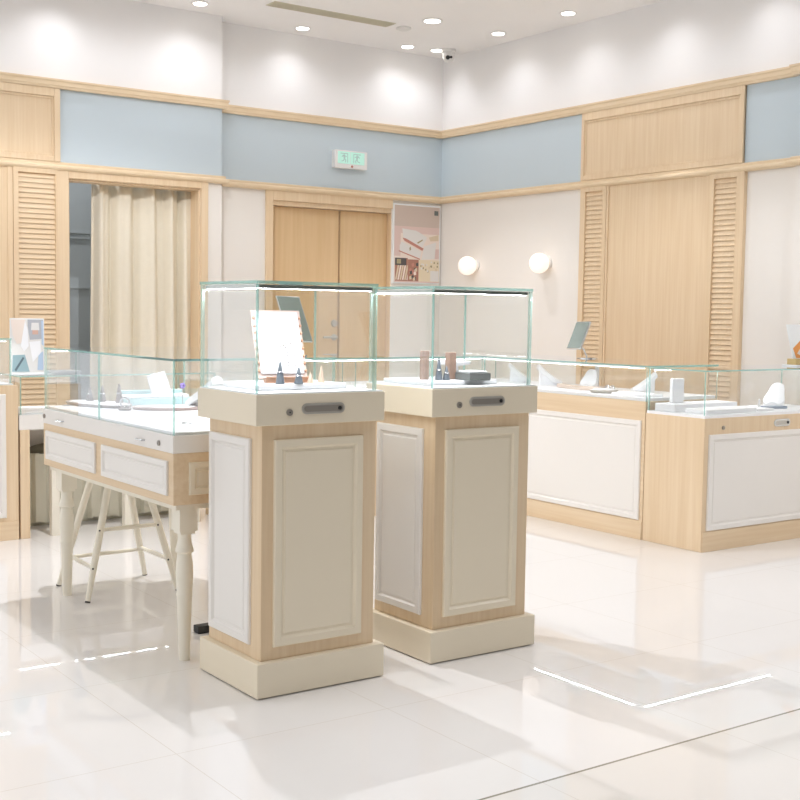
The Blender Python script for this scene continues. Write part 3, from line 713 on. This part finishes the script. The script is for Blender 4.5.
# display table
TZ = .790
def oval_tray(x, y, rx, ry, rim, label, rz=0):
    t = thing('oval_tray', label, 'tray', (x, y, TZ), 'oval jewellery trays'); Q = Matrix.Translation((x, y, TZ)) @ Matrix.Rotation(rz, 4, 'Z')
    MB().lathe(0, 0, [(1, .0), (1.03, .004), (1.05, .012), (1.0, .014), (.96, .008)], 40, 0, Q @ Matrix.Diagonal((rx, ry, 1, 1))).build('rim', rim, t, smooth=True)
    MB().lathe(0, 0, [(.95, .004), (.95, .011), (.9, .014), (.4, .015)], 40, 0, Q @ Matrix.Diagonal((rx, ry, 1, 1))).build('pad', 'item_white', t, smooth=True)
oval_tray(1.935, 4.90, .085, .190, 'taupe', 'oval taupe tray carrying three cones on the display table', math.radians(14))
for i, (x, y, h) in enumerate(((1.925, 5.02 - .05, .062), (1.955, 4.905, .070), (1.995, 4.82, .082))):
    cone(x, y, TZ + .015, h, .016, 'taupe', ('taupe ring cone at the left end of the oval tray', 'taupe ring cone in the middle of the oval tray', 'tallest taupe ring cone, at the right end of the row on the oval tray')[i], .5, 'taupe cones on the oval tray')
oval_tray(2.105, 4.60, .075, .130, 'rose_grey', 'rose-grey oval tray on the display table, nearest the right-hand pedestals', math.radians(62))
rg = thing('ring_dish', 'small round silver ring dish between the two oval trays on the display table', 'ring stand', (1.93, 4.60, TZ))
MB().lathe(1.94, 4.63, [(.024, TZ), (.028, TZ + .008), (.010, TZ + .012)], 24).build('dish', 'taupe', rg, smooth=True)
MB().path([(1.94 + .012 * math.cos(a), 4.63 - .016 * math.cos(a), TZ + .030 + .020 * math.sin(a)) for a in [2 * PI * k / 24 for k in range(25)]], .0045, 8).build('ring', 'silver', rg, smooth=True)
mb_ = thing('mint_case', 'long mint jewellery case with white lid at the far end of the display table', 'case', (2.15, 4.87, TZ))
MB().box(2.03, 4.825, TZ, 2.33, 4.925, TZ + .030).build('tray', 'mint', mb_, bevel=.003)
MB().box(2.04, 4.832, TZ + .030, 2.32, 4.915, TZ + .042).build('lining', 'item_white', mb_, bevel=.003)
MB().box(2.03, 4.917, TZ + .030, 2.33, 4.930, TZ + .060).build('back_rim', 'mint', mb_, bevel=.003)
tc = thing('tent_card', 'white folded card standing on the mint case', 'card', (2.2, 4.86, TZ + .042))
Q = Matrix.Translation((2.205, 4.852, TZ + .0435)) @ Matrix.Rotation(math.radians(-14), 4, 'Z') @ Matrix.Rotation(math.radians(-16), 4, 'Y')
MB().box(-.040, -.0015, 0, .040, .0015, .088, 0, Q @ Matrix.Rotation(math.radians(-14), 4, 'X')).box(-.040, .0385, 0, .04, .0415, .085, 0, Q @ Matrix.Translation((0, .004, .0)) @ Matrix.Rotation(math.radians(14), 4, 'X')).build('sheet', 'item_white', tc)
bust(2.262, 4.58, TZ, 1.30, math.radians(200), 'white necklace bust beside the rose-grey tray on the display table')
fw_ = thing('flower_pin', 'tiny violet flower pin standing beside the mint case on the display table', 'pin', (2.30, 4.80, TZ))
MB().tube((2.275, 4.80, TZ), (2.275, 4.80, TZ + .078), .0015).build('stem', 'silver', fw_)
m = MB()
for a in range(5): m.sphere((2.275 + .008 * math.cos(a * 1.257), 4.80, TZ + .082 + .008 * math.sin(a * 1.257)), .006, 8)
m.build('petals', 'violet', fw_, smooth=True)
er = thing('earring_pair', 'pair of tiny silver earrings lying at the front of the display table', 'earrings', (1.90, 3.98, TZ))
m = MB()
for dx, dy in ((0, 0), (.022, -.012), (.012, .02)): m.path([(1.895 + dx + .009 * math.cos(a), 3.985 + dy + .009 * math.sin(a), TZ + .003) for a in [2 * PI * k / 16 for k in range(17)]], .002, 6)
m.build('hoops', 'silver', er, smooth=True)
# right counters
DZ_ = .762
bust(5.20, 5.95, DZ_, 1.2, math.radians(55), 'white necklace bust at the back, seen through the right-hand pedestal case')
bust(5.16, 5.62, DZ_, 1.25, math.radians(60), 'white necklace bust just right of the right-hand pedestal')
bust(5.20, 5.32, DZ_, 1.05, math.radians(-60), 'small white necklace bust under the tilted grey mirror')
bust(5.17, 4.85, DZ_, 1.15, math.radians(-118), 'large white necklace bust at the near end of the long counter')
def bracelet(label):
    t = thing('bracelet_strip', label, 'strip', (5.05, 5.24, DZ_)); m = MB(); N = 20; vs = []
    for i in range(N + 1):
        u = i / N; y = 5.42 - .36 * u; x = 5.06 + .035 * math.sin(PI * u) * 0 - .03 * math.sin(PI * u)
        for (dx, dz) in ((-.03, 0), (.03, 0), (.026, .020), (-.026, .020)): vs.append((x + dx, y, DZ_ + .001 + dz + .004 * (2 * u - 1) ** 2))
    m.add(vs, [(i * 4 + k, i * 4 + (k + 1) % 4, i * 4 + 4 + (k + 1) % 4, i * 4 + 4 + k) for i in range(N) for k in range(4)] + [(0, 1, 2, 3), (N * 4, N * 4 + 1, N * 4 + 2, N * 4 + 3)])
    m.build('pad', 'tan_leather', t)
bracelet('curved tan leather strip lying in the long right-hand counter')
for (x, y, lab) in ((5.06, 5.005, 'small silver ring pair beside the tan leather strip'),):
    t = thing('ring_pair', lab, 'rings', (x, y, DZ_)); m = MB()
    for dy in (-.018, .02): m.path([(x + .005 * math.sin(a), y + dy + .016 * math.cos(a), DZ_ + .018 + .016 * math.sin(a)) for a in [2 * PI * k / 20 for k in range(21)]], .004, 8)
    m.build('bands', 'silver', t, smooth=True)
t = thing('ring_tray', 'round steel-rimmed tray with white pad beside the large white bust in the long counter', 'tray', (4.96, 4.95, DZ_))
MB().lathe(4.96, 4.95, [(.070, DZ_), (.078, DZ_ + .006), (.080, DZ_ + .016), (.072, DZ_ + .017)], 32).build('rim', 'steel', t, smooth=True)
MB().lathe(4.96, 4.95, [(.068, DZ_ + .005), (.068, DZ_ + .018), (.05, DZ_ + .024), (.01, DZ_ + .026)], 32).build('pad', 'item_white', t, smooth=True)
slab('display_riser', 'low white riser at the near end of the long right-hand counter', 'riser', 4.87, 4.56, DZ_, 5.02, 4.80, DZ_ + .016, 'deck_white', .003, 'white risers in the right-hand counters')
EZ = .700
slab('display_riser', 'white stepped riser under the square white block in the right foreground counter', 'riser', 4.86, 4.33, EZ, 5.36, 4.47, EZ + .04, 'deck_white', .004, 'white risers in the right-hand counters')
slab('display_riser', 'wide low white riser at the front of the right foreground counter', 'riser', 4.90, 4.15, EZ, 5.30, 4.30, EZ + .022, 'deck_white', .004, 'white risers in the right-hand counters')
slab('display_block', 'square white block standing on the riser in the right foreground counter', 'block', 4.93, 4.41, EZ + .04, 5.02, 4.435, EZ + .17, 'item_white', .006)
bust(5.72, 4.36, EZ, 1.25, math.radians(-65), 'white necklace bust at the right edge, inside the foreground counter')
slab('blue_tray', 'flat blue-grey tray in front of the bust at the right edge', 'tray', 5.52, 4.235, EZ, 5.66, 4.295, EZ + .014, 'blue_grey', .002, rz=math.radians(-12))
t = thing('pearl_dish', 'small white pearl dish left of the blue-grey tray', 'dish', (5.50, 4.33, EZ))
MB().lathe(5.48, 4.33, [(.028, EZ), (.034, EZ + .010), (.026, EZ + .014)], 24).build('dish', 'item_white', t, smooth=True)
MB().lathe(5.545, 4.33, [(.006, EZ), (.006, EZ + .045), (.001, EZ + .05)], 12).build('post', 'item_white', t, smooth=True)
slab('display_riser', 'thin white pad left of the handle side in the right foreground counter', 'riser', 5.33, 4.17, EZ, 5.47, 4.29, EZ + .012, 'item_white', .003, 'white risers in the right-hand counters')
# goods in the low desk and the back counter
slab('tablet', 'dark grey slab lying on the glass of the low desk behind the display table', 'tablet', 2.15, 6.32, .8462, 2.40, 6.47, .862, 'photo_grey', .003)
slab('blue_folder', 'blue-grey tray inside the low desk case', 'tray', 2.36, 6.32, .650, 2.66, 6.50, .668, 'photo_blue', .003)
slab('beige_tray', 'long beige tray on the deck of the low desk case', 'tray', 2.70, 6.30, .650, 3.05, 6.46, .672, 'beige', .003)
# photo stand on the low desk
ph = thing('photo_stand', 'acrylic stand with a black and white portrait on the low desk at the left', 'photo stand', (2.09, 6.30, .846))
Q = Matrix.Translation((2.098, 6.285, .852)) @ Matrix.Rotation(math.radians(-12), 4, 'Z') @ Matrix.Rotation(math.radians(-5), 4, 'X')
MB().box(-.086, -.004, 0, .086, .004, .290, 0, Q).build('acrylic_plate', 'acrylic', ph, bevel=.001)
MB().box(-.086, -.03, -.006, .12, .09, 0, 0, Matrix.Translation((2.098, 6.285, .852))).build('base_plate', 'acrylic', ph, bevel=.001)
m = MB(); FP = lambda u, v, dd: tuple(Q @ Vector((-.082 + .164 * u, -.004 - dd, .284 - .278 * v)))
PH = ['po_white', 'photo_grey', 'photo_dark', 'photo_skin', 'photo_blue', 'photo_teal', 'item_white', 'po_pale']
for i, (pts, mi) in enumerate((([(0, 0), (1, 0), (1, 1), (0, 1)], 0), ([(.52, 0), (1, 0), (1, .36), (.58, .38), (.52, .12)], 1), ([(.64, .06), (.86, .06), (.88, .20), (.62, .20)], 0), ([(.66, .20), (.84, .20), (.84, .28), (.66, .28)], 3),
     ([(.62, .28), (.90, .28), (.86, .37), (.66, .37)], 1), ([(.94, .02), (1, .02), (1, .50), (.94, .46)], 4), ([(.0, .0), (.44, 0), (.50, .18), (.38, .44), (.18, .46), (.06, .30)], 7), ([(.44, .02), (.52, .2), (.54, .5), (.40, .6), (.30, .5)], 6),
     ([(.05, .67), (.42, .66), (.56, .98), (.02, .98)], 5), ([(.10, .94), (.36, .70), (.40, .73), (.14, .98)], 2), ([(.84, .64), (.98, .60), (.98, .95), (.80, .95)], 4), ([(.56, .42), (.9, .40), (.92, .62), (.66, .8)], 6))):
    m.prism(pts, FP, .0002 + .0002 * i, .0004 + .0002 * i, mi)
m.build('photograph', PH, ph)
# mirrors
def table_mirror(label, base, w, h, Q, mat='mirror'):
    t = thing('table_mirror', label, 'mirror', base, 'tilting counter mirrors')
    f = MB().box(-w / 2, -.006, -h / 2, w / 2, .006, h / 2, 0, Q).build('frame', 'chrome', t, bevel=.003)
    MB().box(-w / 2 + .006, -.008, -h / 2 + .006, w / 2 - .006, -.006, h / 2 - .006, 0, Q).build('mirror_glass', mat, t)
    MB().box(-w / 2 + .006, .006, -h / 2 + .006, w / 2 - .006, .008, h / 2 - .006, 0, Q).build('back_plate', mat, t)
    c = Q @ Vector((0, .010, -h * .25)); b = Vector(base)
    MB().path([c, (c + Vector((b.x, b.y, b.z + .02))) / 2 + Vector((.01, 0, 0)), (b.x, b.y, b.z + .006)], .005).build('arm', 'chrome', t, smooth=True)
    MB().lathe(b.x, b.y, [(.062, b.z), (.062, b.z + .005), (.02, b.z + .010)], 28).build('base', 'chrome', t, smooth=True)
    return t
table_mirror('grey tilted mirror on a stand on the long right-hand counter', (5.25, 5.39, GT), .120, .187,
             Matrix(((.0235, .8908, .4537, 5.20), (-.9996, .0136, .0252, 5.415), (.0163, -.4541, .8908, 1.076), (0, 0, 0, 1))))
table_mirror('tilted chrome-edged mirror on the back counter, behind the earring board', (3.60, 6.08, GT), .16, .30,
             Matrix(((.9984, -.0563, .0037, 3.533), (.0458, .8479, .5282, 6.0), (-.0329, -.5272, .8491, 1.154), (0, 0, 0, 1))))

# acrylic stand at the right edge
ac = thing('acrylic_stand', 'clear flared stand with an orange picture at the right edge, on the foreground counter', 'stand', (5.84, 4.31, ET))
MB().box(5.77, 4.26, ET, 5.92, 4.36, ET + .008).build('base', 'acrylic', ac, bevel=.002)
MB().box(5.79, 4.28, ET + .008, 5.90, 4.34, ET + .042).build('block', 'gold', ac, bevel=.002)
fz = faceY(4.315)
m = MB(); m.prism([(5.805, ET + .042), (5.93, ET + .042), (5.93, 1.165), (5.735, 1.165)], fz, 0, .005); m.build('plate', 'acrylic', ac)
m = MB(); m.prism([(5.832, ET + .045), (5.928, ET + .045), (5.928, 1.12), (5.80, 1.03)], fz, .005, .0056, 0); m.prism([(5.838, 1.0), (5.9, 1.07), (5.925, 1.03), (5.87, .99)], fz, .0056, .0062, 1)
m.build('picture', ['orange', 'po_pale'], ac)

# ------------------------------------------------------------------ daylight-white concourse light around the open shop
wd = bpy.data.worlds.new('world'); S.world = wd; wd.use_nodes = True; nt = wd.node_tree
bg = nt.nodes['Background']
tc = nt.nodes.new('ShaderNodeTexCoord'); sp = nt.nodes.new('ShaderNodeSeparateXYZ'); mr = nt.nodes.new('ShaderNodeMapRange')
mr.inputs['From Min'].default_value = -1; mr.inputs['From Max'].default_value = 1; mr.inputs['To Min'].default_value = 1.35; mr.inputs['To Max'].default_value = .03
ma = nt.nodes.new('ShaderNodeMath'); ma.operation = 'MULTIPLY_ADD'; ma.inputs[1].default_value = -.7
nt.links.new(tc.outputs['Generated'], sp.inputs[0]); nt.links.new(sp.outputs[1], ma.inputs[0]); nt.links.new(sp.outputs[0], ma.inputs[2]); nt.links.new(ma.outputs[0], mr.inputs[0]); nt.links.new(mr.outputs[0], bg.inputs['Strength'])
bg.inputs['Color'].default_value = (.95, .97, 1., 1)

# ------------------------------------------------------------------ camera
yaw, pit, rol = map(math.radians, (54.4797, -4.1156, .8371))
fwd = Vector((math.cos(pit) * math.cos(yaw), math.cos(pit) * math.sin(yaw), math.sin(pit)))
rt = Vector((math.sin(yaw), -math.cos(yaw), 0)); up = rt.cross(fwd)
R = math.cos(rol) * rt + math.sin(rol) * up; Uv = -math.sin(rol) * rt + math.cos(rol) * up
cam = bpy.data.cameras.new('camera'); co = bpy.data.objects.new('camera', cam); COL.objects.link(co)
cam.sensor_width = 36; cam.sensor_fit = 'HORIZONTAL'; cam.lens = 1215.91 / 800 * 36; cam.clip_start = .05
Mx = Matrix((R, Uv, -fwd)).transposed().to_4x4(); Mx.translation = (0, 0, 1.2); co.matrix_world = Mx
S.camera = co
vs_ = S.view_settings; S.display_settings.display_device = 'sRGB'
vs_.view_transform = 'Standard'; vs_.look = 'None'; vs_.gamma = 1; vs_.use_curve_mapping = False; vs_.exposure = -.3
cy = S.cycles
cy.transparent_max_bounces = 64; cy.max_bounces = 10; cy.diffuse_bounces = 5; cy.glossy_bounces = 5; cy.use_denoising = True
cy.sample_clamp_indirect = 6; cy.caustics_reflective = False; cy.caustics_refractive = False
